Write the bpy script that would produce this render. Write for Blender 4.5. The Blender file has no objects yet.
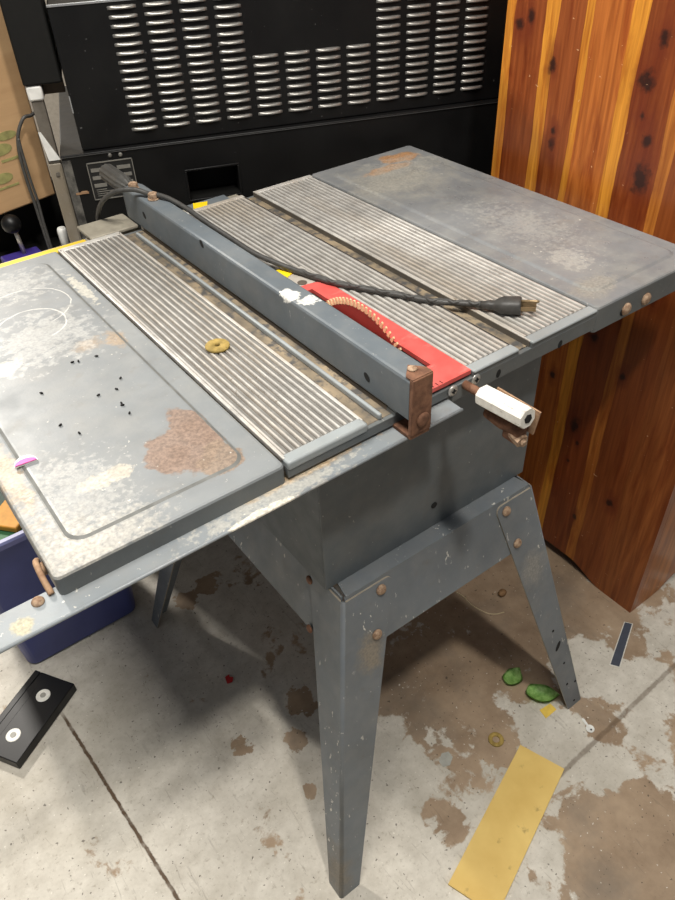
import bpy, bmesh, math, random
from mathutils import Vector, Matrix
random.seed(7)
COL = bpy.context.scene.collection
PI = math.pi

# ------------------------------------------------------------------ colours / materials
def s2l(c):
    return tuple(((v/255)/12.92 if v/255 <= .04045 else ((v/255+.055)/1.055)**2.4) for v in c) + (1.0,)

class NT:
    def __init__(self, name):
        self.m = bpy.data.materials.new(name); self.m.use_nodes = True
        self.t = self.m.node_tree; self.n = self.t.nodes; self.l = self.t.links
        self.b = self.n['Principled BSDF']
        self.tc = self.n.new('ShaderNodeTexCoord')
        self.P = self.tc.outputs['Object']; self.shared = {}
    def link(self, a, b): self.l.new(a, b)
    def vmath(self, op, a, v=None, out=0):
        n = self.n.new('ShaderNodeVectorMath'); n.operation = op
        self.l.new(a, n.inputs[0])
        if v is not None:
            if isinstance(v, (tuple, list)): n.inputs[1].default_value = v
            else: self.l.new(v, n.inputs[1])
        return n.outputs[1] if op in ('LENGTH',) else n.outputs[0]
    def math(self, op, a, b=None, c=None, clamp=False):
        n = self.n.new('ShaderNodeMath'); n.operation = op; n.use_clamp = clamp
        for i, v in enumerate((a, b, c)):
            if v is None: continue
            if isinstance(v, (int, float)): n.inputs[i].default_value = v
            else: self.l.new(v, n.inputs[i])
        return n.outputs[0]
    def noise(self, scale, detail=4, rough=.55, off=(0, 0, 0), dist=0):
        v = self.vmath('MULTIPLY', self.P, scale if isinstance(scale, tuple) else (scale,)*3)
        v = self.vmath('ADD', v, off)
        n = self.n.new('ShaderNodeTexNoise'); n.inputs['Scale'].default_value = 1
        n.inputs['Detail'].default_value = detail; n.inputs['Roughness'].default_value = rough
        n.inputs['Distortion'].default_value = dist
        self.l.new(v, n.inputs['Vector']); return n.outputs['Fac']
    def rng(self, f, lo, hi, a=0., b=1.):
        n = self.n.new('ShaderNodeMapRange'); n.clamp = True
        self.l.new(f, n.inputs[0])
        n.inputs[1].default_value = lo; n.inputs[2].default_value = hi
        n.inputs[3].default_value = a; n.inputs[4].default_value = b
        return n.outputs[0]
    def blob(self, c, r, amp=.8, nscale=40, off=(0, 0, 0)):
        """1 inside an ellipsoid with a ragged rim, 0 outside (before thresholding)"""
        v = self.vmath('SUBTRACT', self.P, c)
        v = self.vmath('MULTIPLY', v, tuple(1/x for x in r))
        d = self.vmath('LENGTH', v)
        if nscale not in self.shared: self.shared[nscale] = self.noise(nscale, 5, .6, (nscale*.37, 4, 7))
        n = self.math('MULTIPLY_ADD', self.shared[nscale], amp, -amp/2)
        return self.math('SUBTRACT', 1.0, self.math('ADD', d, n))
    def mix(self, f, a, b):
        n = self.n.new('ShaderNodeMix'); n.data_type = 'RGBA'
        for i, v in ((0, f), (6, a), (7, b)):
            if isinstance(v, (int, float)): n.inputs[i].default_value = v
            elif isinstance(v, tuple): n.inputs[i].default_value = v
            else: self.l.new(v, n.inputs[i])
        return n.outputs[2]
    def bump(self, h, strength=.2, dist=.002):
        n = self.n.new('ShaderNodeBump'); n.inputs['Strength'].default_value = strength
        n.inputs['Distance'].default_value = dist
        self.l.new(h, n.inputs['Height']); self.l.new(n.outputs[0], self.b.inputs['Normal'])
    def set(self, base=None, rough=None, metal=None, spec=None):
        for k, v in (('Base Color', base), ('Roughness', rough), ('Metallic', metal), ('Specular IOR Level', spec)):
            if v is None: continue
            if isinstance(v, (int, float, tuple)): self.b.inputs[k].default_value = v
            else: self.l.new(v, self.b.inputs[k])
        return self.m

def simple(name, rgb, rough=.5, metal=0., var=.12, scale=60, spec=.5):
    t = NT(name); c = s2l(rgb)
    n = t.rng(t.noise(scale, 5), .3, .7)
    lo = tuple(x*(1-var) for x in c[:3])+(1,); hi = tuple(min(1, x*(1+var)) for x in c[:3])+(1,)
    return t.set(t.mix(n, lo, hi), rough, metal, spec)

SAW = Vector((.264, .26, 0))
def W(x, y, z=.889): return (x-SAW.x, y-SAW.y, z-SAW.z)     # world -> saw-local for the stains

def paint(name, rgb, specks=.5, dust=.25, stains=(), rough=.42, dustcol=(150, 146, 138), grime=.2, chips=(214, 210, 200), arcs=(), speckscale=(150, 150, 80), spk=.68):
    """worn blue-grey enamel: uneven tone, dust film, grime, pale paint specks and stains with a shape of their own"""
    t = NT(name); c = s2l(rgb)
    col = t.mix(t.rng(t.noise(9, 4), .3, .7), tuple(x*.86 for x in c[:3])+(1,), tuple(x*1.12 for x in c[:3])+(1,))
    d = t.math('MULTIPLY', t.rng(t.noise(22, 6, .65, (3, 1, 2)), .42, .72), dust)
    col = t.mix(d, col, s2l(dustcol))
    g = t.math('MULTIPLY', t.rng(t.noise(35, 5, .6, (8, 2, 5)), .58, .75), grime)
    col = t.mix(g, col, s2l((96, 82, 66)))
    for (cc, r, rgbS, amp, ns, gain, amt) in stains:
        lo_ = .22*max(0, amp-1.9); f = t.math('MULTIPLY', t.rng(t.blob(cc, r, amp, ns, (cc[0]*50, 4, 7)), lo_, lo_+gain), amt*(1 if amp < 2.1 else .52))
        if 'sh' not in t.shared: t.shared['sh'] = t.rng(t.noise(260, 3), .35, .65)
        shade = t.mix(t.shared['sh'], tuple(x*.72 for x in s2l(rgbS)[:3])+(1,), tuple(min(1, x*1.2) for x in s2l(rgbS)[:3])+(1,))
        col = t.mix(f, col, shade)
    for (cc, r, w_) in arcs:                           # pale scratched arcs
        v = t.vmath('MULTIPLY', t.vmath('SUBTRACT', t.P, cc), (1/r, 1/r, 0))
        dd = t.math('ABSOLUTE', t.math('SUBTRACT', t.vmath('LENGTH', v), t.math('MULTIPLY_ADD', t.noise(25, 2), .16, .92)))
        sv = t.n.new('ShaderNodeSeparateXYZ'); t.link(v, sv.inputs[0])
        k = t.rng(t.math('ADD', sv.outputs[0], sv.outputs[1]), -.75, -.6)
        k = t.math('MULTIPLY', k, t.rng(t.noise(60, 4, .6, (2, 2, 8)), .36, .5, .15, .75))
        col = t.mix(t.math('MULTIPLY', t.rng(dd, w_*.4, w_, 1, 0), k), col, s2l((212, 210, 204)))
    if specks:
        sp = t.math('MULTIPLY', t.rng(t.noise(speckscale, 3, .6, (5, 9, 1)), .0+spk, spk+.04), t.rng(t.noise(13, 3, .5, (2, 2, 6)), .42, .6))
        col = t.mix(t.math('MULTIPLY', sp, specks), col, s2l(chips))
    t.bump(t.noise(300, 3), .12, .001)
    r = t.rng(t.noise(30, 4, .5, (1, 7, 3)), .3, .7, rough-.08, rough+.14)
    return t.set(col, r, 0., .5)

m_worn = simple('worn_sheet_edge', (148, 140, 126), .5, .1, .25, 40)
m_saw = paint('grey_enamel', (88, 94, 97), .45, .14)
m_fence = paint('fence_enamel', (100, 108, 114), .45, .2, stains=[
    (W(.155, .218, .945), (.013, .018, .01), (225, 224, 218), 2.0, 90, .1, .95),
    (W(.166, .19, .945), (.014, .012, .01), (225, 224, 218), 2.05, 120, .12, .8)])
m_leg = paint('leg_enamel', (108, 114, 119), 1.0, .2, speckscale=(130, 130, 52), spk=.645, stains=[
    (W(.10, -.02, .47), (.03, .03, .05), (150, 135, 112), 1.3, 60, .6, .6),
    (W(.45, -.03, .42), (.035, .04, .05), (150, 146, 138), 1.4, 50, .6, .6),
    (W(-.06, -.10, .06), (.05, .08, .09), (134, 120, 98), 1.2, 50, .6, .55)])
wing_st = [
    (W(-.072, .088), (.044, .046, .05), (134, 114, 101), 1.5, 24, .1, .95),       # brown rust crust near the front corner
    (W(-.052, .122), (.022, .045, .05), (134, 114, 101), 1.2, 30, .1, .95),
    (W(-.052, .05), (.026, .026, .05), (138, 120, 104), 1.8, 34, .12, .9),
    (W(-.10, .085), (.026, .02, .05), (134, 114, 101), 1.7, 40, .12, .9),
    (W(-.1665, .0965), (.045, .014, .05), (222, 208, 184), 2.6, 60, .2, .8),
    (W(-.192, .379), (.045, .022, .05), (212, 210, 198), 2.2, 45, .2, .9),
    (W(-.074, .366), (.03, .02, .05), (168, 138, 100), 2.2, 60, .5, .7),
    (W(-.04, .36), (.016, .03, .05), (166, 140, 108), 2.0, 60, .5, .6),
    (W(-.235, .03), (.05, .07, .05), (192, 184, 170), 2.2, 90, .5, .75),
    (W(-.20, .02), (.08, .035, .05), (202, 196, 184), 2.6, 110, .4, .75),
    (W(-.246, .17), (.016, .10, .05), (176, 158, 134), 2.0, 80, .5, .8),
    (W(-.20, .09), (.07, .10, .05), (196, 194, 188), 2.8, 130, .4, .6),
    (W(-.12, .42), (.10, .10, .05), (204, 203, 198), 3.0, 70, .35, .6),
    (W(-.12, .60), (.12, .07, .05), (204, 203, 198), 3.2, 80, .35, .5),
    (W(-.02, .53), (.010, .07, .05), (218, 212, 194), 2.6, 80, .2, .8)]
m_wing = paint('left_wing_enamel', (126, 130, 132), .85, .35, wing_st, .44, (150, 149, 144), arcs=[(W(-.118, .468), .047, .030), (W(-.108, .52), .062, .018)])
m_wing_r = paint('right_wing_enamel', (122, 124, 126), .75, .45, [
    (W(.70, .64), (.055, .030, .05), (178, 132, 88), 1.7, 26, .25, .85),
    (W(.645, .605), (.07, .018, .05), (176, 130, 88), 1.7, 30, .25, .85),
    (W(.68, .60), (.10, .07, .05), (186, 182, 172), 3.0, 60, .4, .6),
    (W(.64, .25), (.09, .20, .05), (186, 186, 180), 3.6, 110, .4, .4),
    (W(.62, .55), (.16, .10, .05), (168, 164, 152), 1.7, 30, .7, .6),
    (W(.56, .04), (.05, .03, .05), (150, 146, 136), 1.5, 80, .5, .6),
    (W(.60, .12), (.04, .05, .05), (190, 188, 180), 3., 90, .3, .6)], .34, (156, 156, 150))
m_rail = paint('rail_enamel', (134, 140, 144), 1.0, .3, spk=.655, stains=[
    (W(.02, .002, .862), (.10, .010, .03), (196, 168, 130), 2.0, 50, .4, .8),
    (W(-.02, -.012, .862), (.14, .03, .03), (214, 208, 194), 3.0, 110, .35, .7),
    (W(-.05, -.026, .862), (.045, .007, .02), (232, 226, 210), 1.4, 80, .2, .95),
    (W(-.30, -.012, .862), (.012, .012, .03), (176, 168, 138), 1.2, 90, .3, .8)], rough=.38)

def worn_aluminium():
    t = NT('worn_aluminium')
    col = t.mix(t.rng(t.noise(40, 5), .3, .7), s2l((180, 177, 172)), s2l((214, 211, 205)))
    col = t.mix(t.math('MULTIPLY', t.rng(t.noise((10, 3, 10), 4, .6, (3, 3, 1)), .5, .7), .45), col, s2l((186, 168, 142)))
    col = t.mix(t.math('MULTIPLY', t.rng(t.noise(120, 4, .6, (1, 8, 8)), .64, .7), .6), col, s2l((120, 108, 92)))
    t.bump(t.noise((500, 30, 500), 3), .1, .001)
    return t.set(col, t.rng(t.noise(30), .3, .7, .32, .5), .25)
m_alu = worn_aluminium()
m_dull = simple('dull_aluminium', (126, 124, 120), .45, .2, .2, 50)
def groove_dirt():
    t = NT('groove_dirt')
    col = t.mix(t.rng(t.noise((12, 5, 12), 5), .35, .65), s2l((58, 54, 50)), s2l((98, 86, 72)))
    return t.set(col, .8, 0)
m_groove = groove_dirt()
def dusty_deck():
    t = NT('dusty_deck')
    col = t.mix(t.rng(t.noise((30, 14, 30), 5), .35, .65), s2l((92, 84, 72)), s2l((150, 134, 110)))
    col = t.mix(t.rng(t.noise(60, 4, .6, (4, 4, 4)), .48, .62), col, s2l((74, 72, 70)))
    return t.set(col, .8, 0)
m_deck = dusty_deck()
m_lip = paint('table_edge_metal', (94, 98, 99), .4, .12, [], .4)
m_seam = simple('pressed_seam_dark', (106, 107, 104), .6, 0, .25, 60)  # darker line on the step round the left wing's raised panel
m_slotwall = simple('slot_wall_dark', (92, 86, 78), .7)  # slot walls darker than the panel metal
m_edge = paint('table_rim_metal', (150, 156, 158), .5, .2, [], .38)

def rust(name, a, b, sc=70):
    t = NT(name)
    col = t.mix(t.rng(t.noise(sc, 6, .65), .35, .65), s2l(a), s2l(b))
    t.bump(t.noise(sc*5, 4), .35, .001)
    return t.set(col, .8, .15)
m_rust = rust('rusty_steel', (92, 62, 46), (138, 98, 74))
m_rustlight = rust('light_rust', (136, 104, 80), (178, 146, 116))
m_bolt = rust('tarnished_bolt', (128, 100, 78), (186, 160, 134), 160)
m_steel = simple('bright_steel', (196, 192, 186), .35, .7)
m_dark = simple('dark_recess', (14, 14, 14), .8)
m_brass = rust('aged_brass', (128, 108, 54), (176, 150, 82), 90)
m_plug_prong = simple('brass_prong', (158, 136, 104), .4, .6)

def red_paint():
    t = NT('red_insert_paint')
    col = t.mix(t.rng(t.noise(40, 5), .3, .7), s2l((198, 80, 75)), s2l((210, 96, 90)))
    col = t.mix(t.math('MULTIPLY', t.rng(t.noise((25, 60, 25), 5, .6, (4, 1, 1)), .58, .72), .5), col, s2l((232, 150, 140)))
    return t.set(col, .38)
m_red = red_paint()
m_bladered = simple('blade_coating', (124, 44, 38), .4, .1)
m_tooth = simple('carbide_tooth', (236, 212, 168), .35, .2)
m_yellow = simple('yellow_sticker', (240, 206, 24), .5, 0, .06)
m_yrail = paint('yellow_scale_tape', (226, 190, 44), .5, .2, [], .5)
m_railbeige = simple('dusty_rail', (150, 144, 130), .6, .1, .2, 40)
m_alusilver = None
def white_knob():
    t = NT('chipped_white_paint')
    col = t.mix(t.rng(t.noise(60, 5), .3, .7), s2l((206, 202, 192)), s2l((236, 233, 224)))
    col = t.mix(t.math('MULTIPLY', t.rng(t.noise((140, 60, 140), 4, .7, (1, 2, 3)), .6, .66), .7), col, s2l((150, 140, 126)))
    return t.set(col, .5)
m_white = white_knob()
m_cord = simple('black_rubber', (68, 67, 65), .5, 0, .25, 120)
m_black = None
def black_metal():
    t = NT('black_enamel')
    col = t.mix(t.rng(t.noise(8, 4), .3, .7), s2l((13, 13, 14)), s2l((22, 22, 22)))
    col = t.mix(t.math('MULTIPLY', t.rng(t.noise(150, 3), .72, .75), .5), col, s2l((120, 120, 120)))
    return t.set(col, t.rng(t.noise(20), .3, .7, .38, .52), 0, .25)
m_black = black_metal()
def scuffed_black():
    t = NT('scuffed_black')
    col = t.mix(t.rng(t.noise((30, 60, 20), 6, .7), .4, .65), s2l((48, 47, 46)), s2l((120, 118, 112)))
    return t.set(col, .5, .1)
m_scuff = scuffed_black()
m_louver = simple('louver_highlight_grey', (140, 138, 134), .34, .55, .2, 90)  # pale grey stands in for lamp reflections on glossy black louvres
m_blackedge = simple('bare_edge_metal', (176, 178, 180), .35, .7)
m_matte = simple('matte_black', (20, 20, 19), .6, spec=.25)
m_plate = simple('plate_face', (26, 26, 26), .5)
m_platem = simple('plate_print', (116, 114, 108), .6)
m_cardb = None
def cardboard():
    t = NT('cardboard')
    col = t.mix(t.rng(t.noise((4, 4, 30), 4), .3, .7), s2l((180, 144, 104)), s2l((200, 164, 122)))
    return t.set(col, .85)
m_cardb = cardboard()
m_green_print = simple('green_print', (150, 146, 92), .85, 0, .3, 50)
m_post = paint('post_metal', (128, 118, 102), .3, .4, [], .5)
m_postdark = paint('post_dark_metal', (88, 82, 74), .3, .3, [], .5)
m_cap = simple('white_plastic', (222, 222, 218), .45)
m_brownbar = simple('brown_wood', (74, 58, 42), .6)
m_purple = simple('purple_plastic', (62, 50, 128), .4)
m_blue = simple('blue_plastic', (70, 77, 132), .42, 0, .12, 12)
m_bluerim = simple('blue_rim_highlight', (108, 112, 164), .4)  # lighter blue puts the lip's highlight into the rim colour
m_green = simple('green_card', (64, 120, 78), .6)
m_dgreen = simple('dark_green_card', (16, 58, 46), .6)
m_orange = simple('orange_card', (226, 160, 58), .6)
m_tape = simple('tape_shell', (17, 17, 18), .42, 0, .15, 40, .35)
m_reel = simple('white_reel', (226, 224, 216), .45)
m_leaf = None
def leaf():
    t = NT('leaf_green')
    col = t.mix(t.rng(t.noise(120, 4), .35, .65), s2l((132, 188, 90)), s2l((186, 224, 142)))
    return t.set(col, .5)
m_leaf = leaf()
m_magenta = simple('magenta_plastic', (206, 44, 150), .4)
m_ybits = simple('yellow_chip', (224, 190, 82), .6)
def yellow_board():
    t = NT('yellow_board_face')
    col = t.mix(t.rng(t.noise(10, 4), .3, .7), s2l((202, 168, 90)), s2l((222, 192, 114)))
    col = t.mix(t.math('MULTIPLY', t.rng(t.noise(40, 4, .6, (3, 3, 3)), .64, .74), .6), col, s2l((138, 112, 62)))
    return t.set(col, .55)
m_yboard = yellow_board()
m_strip = simple('dark_strip', (66, 72, 84), .5)
m_stripedge = simple('pale_strip_edge', (206, 204, 196), .5)
m_wire = simple('pale_wire', (196, 180, 146), .5)
m_redbit = simple('red_plastic', (176, 30, 34), .45)
m_nut = rust('brown_shell', (112, 84, 56), (164, 130, 92), 120)
m_paintchip = simple('grey_paint_chip', (160, 160, 152), .6)

# floor: pale worn paint over brown concrete
def floor_mat():
    t = NT('worn_painted_concrete')
    sx = t.n.new('ShaderNodeSeparateXYZ'); t.link(t.P, sx.inputs[0]); X, Y = sx.outputs[0], sx.outputs[1]
    base = t.noise(7.5, 9, .62, (2.3, 7.1, 0), .35)
    f = t.math('ADD', base, t.rng(X, -.05, .42, .16, -.01))
    fine = t.math('MULTIPLY_ADD', t.noise(46, 5, .6, (7, 2, 0), .5), .26, -.13)
    f = t.math('ADD', f, fine)
    for (x, y, r, a) in [(.081, -.119, .12, .2), (.645, -.072, .09, .2), (.466, -.138, .085, .2), (.67, -.23, .09, .17), (.505, -.246, .055, .2),
                         (.286, -.276, .05, .2), (.86, -.12, .09, .17), (.284, .002, .035, .14), (.187, -.262, .05, .2),
                         (.167, -.13, .05, -.3), (.40, -.38, .16, -.22), (.72, .12, .20, -.16), (.613, .215, .22, -.14), (.323, .101, .15, -.14), (.439, .01, .1, -.12),
                         (.107, .238, .034, -.34), (-.048, .226, .03, -.3), (.05, .17, .026, -.26), (.038, .629, .036, -.3), (.099, .64, .03, -.26),
                         (.014, .068, .02, -.2), (.72, -.36, .12, -.2), (.36, -.09, .045, -.2)]:
        b = t.rng(t.blob((x, y, 0), (r, r*1.15, 1), .9 if r > .045 else 1.7, 30 if r > .045 else 42, (x*9, y*9, 0)), -.05, .5, 0, a)
        f = t.math('ADD', f, b)
    mask = t.rng(f, .465, .515)
    brown = t.mix(t.rng(t.noise(12, 7, .65, (5, 5, 0)), .3, .7), s2l((134, 114, 93)), s2l((170, 149, 125)))
    brown = t.mix(t.math('MULTIPLY', t.rng(t.noise(5, 5, .6, (9, 1, 0)), .52, .7), .6), brown, s2l((112, 104, 94)))
    pale = t.mix(t.rng(t.noise(18, 8, .7, (1, 4, 0)), .3, .7), s2l((178, 172, 160)), s2l((212, 207, 196)))
    pale = t.mix(t.math('MULTIPLY', t.rng(t.noise(110, 5, .7, (3, 1, 0)), .56, .68), .5), pale, s2l((138, 128, 112)))
    pale = t.mix(t.math('MULTIPLY', t.rng(t.noise(3.5, 4, .6, (8, 8, 0)), .48, .65), .35), pale, s2l((150, 142, 126)))
    col = t.mix(mask, brown, pale)
    # scuffs, grit
    col = t.mix(t.math('MULTIPLY', t.rng(t.noise((90, 14, 1), 4, .6, (2, 9, 0), 1.2), .63, .69), .28), col, s2l((104, 94, 82)))
    col = t.mix(t.math('MULTIPLY', t.rng(t.noise(150, 2, .5, (6, 6, 0)), .715, .73), .8), col, s2l((222, 218, 208)))
    col = t.mix(t.math('MULTIPLY', t.rng(t.noise(120, 2, .5, (4, 16, 0)), .69, .71), .7), col, s2l((64, 56, 48)))
    # expansion joints filled with dirt
    wob = t.math('MULTIPLY_ADD', t.noise(60, 4, .6, (3, 0, 0)), .007, -.0035)
    j1 = t.math('ABSOLUTE', t.math('ADD', t.math('ADD', t.math('MULTIPLY', Y, .069), t.math('ADD', X, .2726)), wob))
    j2 = t.math('ABSOLUTE', t.math('ADD', t.math('ADD', t.math('MULTIPLY', X, -.029), t.math('ADD', Y, .2129)), wob))
    a = t.math('MULTIPLY', t.rng(j1, .0022, .0042, 1, 0), t.rng(Y, .5, .53, 1, 0))
    b = t.math('MULTIPLY', t.rng(j2, .003, .006, .55, 0), t.rng(X, .34, .37, 0, 1))
    j = t.math('MULTIPLY', t.math('MAXIMUM', a, b), t.rng(t.noise(26, 4, .6, (0, 5, 0)), .3, .5, .55, 1))
    col = t.mix(j, col, s2l((84, 66, 48)))
    t.bump(t.math('ADD', t.math('MULTIPLY', mask, .6), t.math('ADD', t.math('MULTIPLY', t.noise(180, 4), .5), t.math('MULTIPLY', j, -1.2))), .3, .0015)
    return t.set(col, t.rng(t.noise(20, 4), .3, .7, .5, .72), 0, .35)
m_floor = floor_mat()
m_wall = simple('plain_wall', (150, 144, 134), .8)

# cedar: boards told apart by their place across the panel, grain along z
def cedar(name, axis, stops, knots, origin):
    t = NT(name)
    sx = t.n.new('ShaderNodeSeparateXYZ'); t.link(t.P, sx.inputs[0])
    s = sx.outputs[axis]; Z = sx.outputs[2]
    wob = t.math('MULTIPLY_ADD', t.noise((9, 9, 2.2), 4, .55, (1, 3, 2)), .03, -.015)
    s2 = t.math('ADD', s, wob)
    lo, hi = stops[0][0], stops[-1][0]
    r = t.n.new('ShaderNodeValToRGB'); r.color_ramp.interpolation = 'CONSTANT'
    t.link(t.rng(s2, lo, hi), r.inputs[0])
    el = r.color_ramp.elements
    while len(el) > 1: el.remove(el[-1])
    el[0].position = 0; el[0].color = s2l(stops[0][1])
    for p, c in stops[1:-1]:
        e = el.new((p-lo)/(hi-lo)); e.color = s2l(c)
    col = r.outputs[0]
    grain = t.noise((110, 110, 5), 6, .6, (0, 0, 0), .6)
    dark = t.n.new('ShaderNodeMix'); dark.data_type = 'RGBA'; dark.blend_type = 'MULTIPLY'
    dark.inputs[0].default_value = 1
    t.link(col, dark.inputs[6]); t.link(t.mix(t.rng(grain, .3, .72), s2l((186, 168, 156)), s2l((255, 255, 255))), dark.inputs[7])
    col = dark.outputs[2]
    flame = t.rng(t.noise((24, 24, 3.2), 5, .6, (4, 4, 1), 1.4), .5, .64)
    d2 = t.n.new('ShaderNodeMix'); d2.data_type = 'RGBA'; d2.blend_type = 'MULTIPLY'
    t.link(t.math('MULTIPLY', flame, .55), d2.inputs[0]); t.link(col, d2.inputs[6]); d2.inputs[7].default_value = s2l((190, 130, 100))
    col = d2.outputs[2]
    for (c, rr) in knots[:]:
        halo = t.math('MULTIPLY', t.rng(t.blob(c, (rr[0]*2, rr[1]*1.9, rr[2]*3.6), 1.3, 34, (c[1]*30, c[2]*9, 0)), 0, .8), .7)
        col = t.mix(halo, col, s2l((104, 42, 22)))
        core = t.rng(t.blob(c, rr, 1.9, 70, (c[1]*50, c[2]*9, 0)), 0, .6, 0, .9)
        col = t.mix(core, col, s2l((38, 20, 16)))
    sc = t.math('MULTIPLY', t.rng(t.noise((70, 70, 160), 3, .5, (7, 7, 3), .8), .735, .75), .7)
    col = t.mix(sc, col, s2l((226, 190, 150)))
    return t.set(col, .3, 0, .5)

# ------------------------------------------------------------------ mesh building
class B:
    def __init__(self): self.bm = bmesh.new()
    def _mi(self, faces, m, smooth=False):
        for f in faces:
            f.material_index = m
            f.smooth = smooth
    def box(self, x0, x1, y0, y1, z0, z1, bev=0, m=0, seg=2, rot=None, piv=None):
        vs = [self.bm.verts.new((x, y, z)) for x in (x0, x1) for y in (y0, y1) for z in (z0, z1)]
        idx = [(0, 1, 3, 2), (4, 6, 7, 5), (0, 4, 5, 1), (2, 3, 7, 6), (0, 2, 6, 4), (1, 5, 7, 3)]
        fs = [self.bm.faces.new([vs[i] for i in q]) for q in idx]
        self._mi(fs, m)
        if rot is not None:
            bmesh.ops.rotate(self.bm, verts=vs, cent=piv or ((x0+x1)/2, (y0+y1)/2, (z0+z1)/2), matrix=rot)
        if bev:
            es = list({e for f in fs for e in f.edges})
            r = bmesh.ops.bevel(self.bm, geom=es, offset=bev, segments=seg, affect='EDGES', profile=.5)
            self._mi(r['faces'], m, True)
        return self
    def prism(self, pts, off, m=0, ms=None):
        """closed polygon pts (3-D) pushed along the vector off"""
        off = Vector(off); a = [self.bm.verts.new(p) for p in pts]; b = [self.bm.verts.new(Vector(p)+off) for p in pts]
        n = len(pts); fs = [self.bm.faces.new(a[::-1]), self.bm.faces.new(b)]
        self._mi(fs, m)
        sd = [self.bm.faces.new((a[i], a[(i+1) % n], b[(i+1) % n], b[i])) for i in range(n)]
        self._mi(sd, m if ms is None else ms)
        return self
    def rings(self, rings, cap0=True, cap1=True, m=0, smooth=False, mids=None):
        R = [[self.bm.verts.new(p) for p in r] for r in rings]; n = len(R[0])
        for k in range(len(R)-1):
            for i in range(n):
                f = self.bm.faces.new((R[k][i], R[k][(i+1) % n], R[k+1][(i+1) % n], R[k+1][i]))
                f.material_index = m if mids is None else mids[k]; f.smooth = smooth
        if cap0: self.bm.faces.new(R[0][::-1]).material_index = m if mids is None else mids[0]
        if cap1: self.bm.faces.new(R[-1]).material_index = m if mids is None else mids[-1]
        return self
    def cyl(self, p0, p1, r0, r1=None, n=20, m=0, smooth=True, caps=True, prof=None):
        """tapered cylinder, or a lathe when prof=[(t, r), ...] along p0->p1"""
        p0, p1 = Vector(p0), Vector(p1); d = p1-p0; a = d.normalized()
        u = a.orthogonal().normalized(); v = a.cross(u)
        prof = prof or [(0, r0), (1, r0 if r1 is None else r1)]
        rs = [[p0+d*t+(u*math.cos(2*PI*i/n)+v*math.sin(2*PI*i/n))*r for i in range(n)] for t, r in prof]
        return self.rings(rs, caps, caps, m, smooth)
    def tube(self, pts, r, n=10, m=0, sub=8, twist=0):
        pts = [Vector(p) for p in pts]; P = []
        q = [pts[0]*2-pts[1]]+pts+[pts[-1]*2-pts[-2]]
        for i in range(1, len(q)-2):
            for k in range(sub):
                t = k/sub; a, b, c, d = q[i-1], q[i], q[i+1], q[i+2]
                P.append(.5*((2*b)+(c-a)*t+(2*a-5*b+4*c-d)*t*t+(3*b-a-3*c+d)*t**3))
        P.append(pts[-1])
        up = (P[1]-P[0]).orthogonal().normalized(); rs = []
        for i, p in enumerate(P):
            tg = (P[min(i+1, len(P)-1)]-P[max(i-1, 0)]).normalized()
            up = (up-tg*up.dot(tg)).normalized(); w = tg.cross(up)
            rr = r(i/(len(P)-1)) if callable(r) else r
            rs.append([p+(up*math.cos(2*PI*k/n)+w*math.sin(2*PI*k/n))*rr for k in range(n)])
        return self.rings(rs, True, True, m, True)
    def sphere(self, c, r, m=0, sc=(1, 1, 1), u=24, v=14):
        res = bmesh.ops.create_uvsphere(self.bm, u_segments=u, v_segments=v, radius=r)
        for w in res['verts']: w.co = Vector((w.co.x*sc[0], w.co.y*sc[1], w.co.z*sc[2]))+Vector(c)
        self._mi({f for w in res['verts'] for f in w.link_faces}, m, True)
        return self
    def build(self, name, mats, parent=None, off=(0, 0, 0), label=None):
        bmesh.ops.translate(self.bm, verts=self.bm.verts[:], vec=-Vector(off))
        bmesh.ops.recalc_face_normals(self.bm, faces=self.bm.faces[:])
        me = bpy.data.meshes.new(name); self.bm.to_mesh(me); self.bm.free()
        for mm in (mats if isinstance(mats, (list, tuple)) else [mats]): me.materials.append(mm)
        o = bpy.data.objects.new(name, me); COL.objects.link(o)
        if parent is not None: o.parent = parent
        if label: o['label'] = label
        return o

def rr(x0, x1, y0, y1, z, r, n=5):
    pts = []
    for cx, cy, a0 in ((x1-r, y1-r, 0), (x0+r, y1-r, PI/2), (x0+r, y0+r, PI), (x1-r, y0+r, 1.5*PI)):
        for k in range(n+1):
            a = a0+PI/2*k/n; pts.append((cx+r*math.cos(a), cy+r*math.sin(a), z))
    return pts

def thing(name, label, cat, loc=(0, 0, 0), rz=0, group=None):
    o = bpy.data.objects.new(name, None); COL.objects.link(o); o.location = loc; o.rotation_euler = (0, 0, rz)
    o.empty_display_size = .05
    return tag(o, label, cat, group)
def tag(o, label, cat, group=None):
    o['label'] = label; o['category'] = cat
    if group: o['group'] = group
    return o
def single(b, name, mats, label, cat, loc, rz=0, group=None):
    """a thing that is one mesh, built around its own origin"""
    o = b.build(name, mats); o.location = loc; o.rotation_euler = (0, 0, rz)
    return tag(o, label, cat, group)
def structure(o):
    o['kind'] = 'structure'; return o

# ------------------------------------------------------------------ the setting
structure(B().box(-3, 3.5, -3, 3.4, -.1, 0).build('floor', m_floor))
structure(B().box(-3, 3.5, 3.4, 3.5, 0, 3.2).build('wall_back', m_wall))

# ------------------------------------------------------------------ table saw
saw = thing('table_saw', 'old grey steel table saw on four splayed legs, ribbed metal top with red insert', 'table saw', SAW)
def S(b, name, mats, parent=None, label=None):
    p = parent or saw
    return b.build(name, mats, p, SAW if True else (0, 0, 0), label)
D, TT = .69, .889
XL, XS = .110, .136            # left ribbed panel ends / slot rim starts
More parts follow.
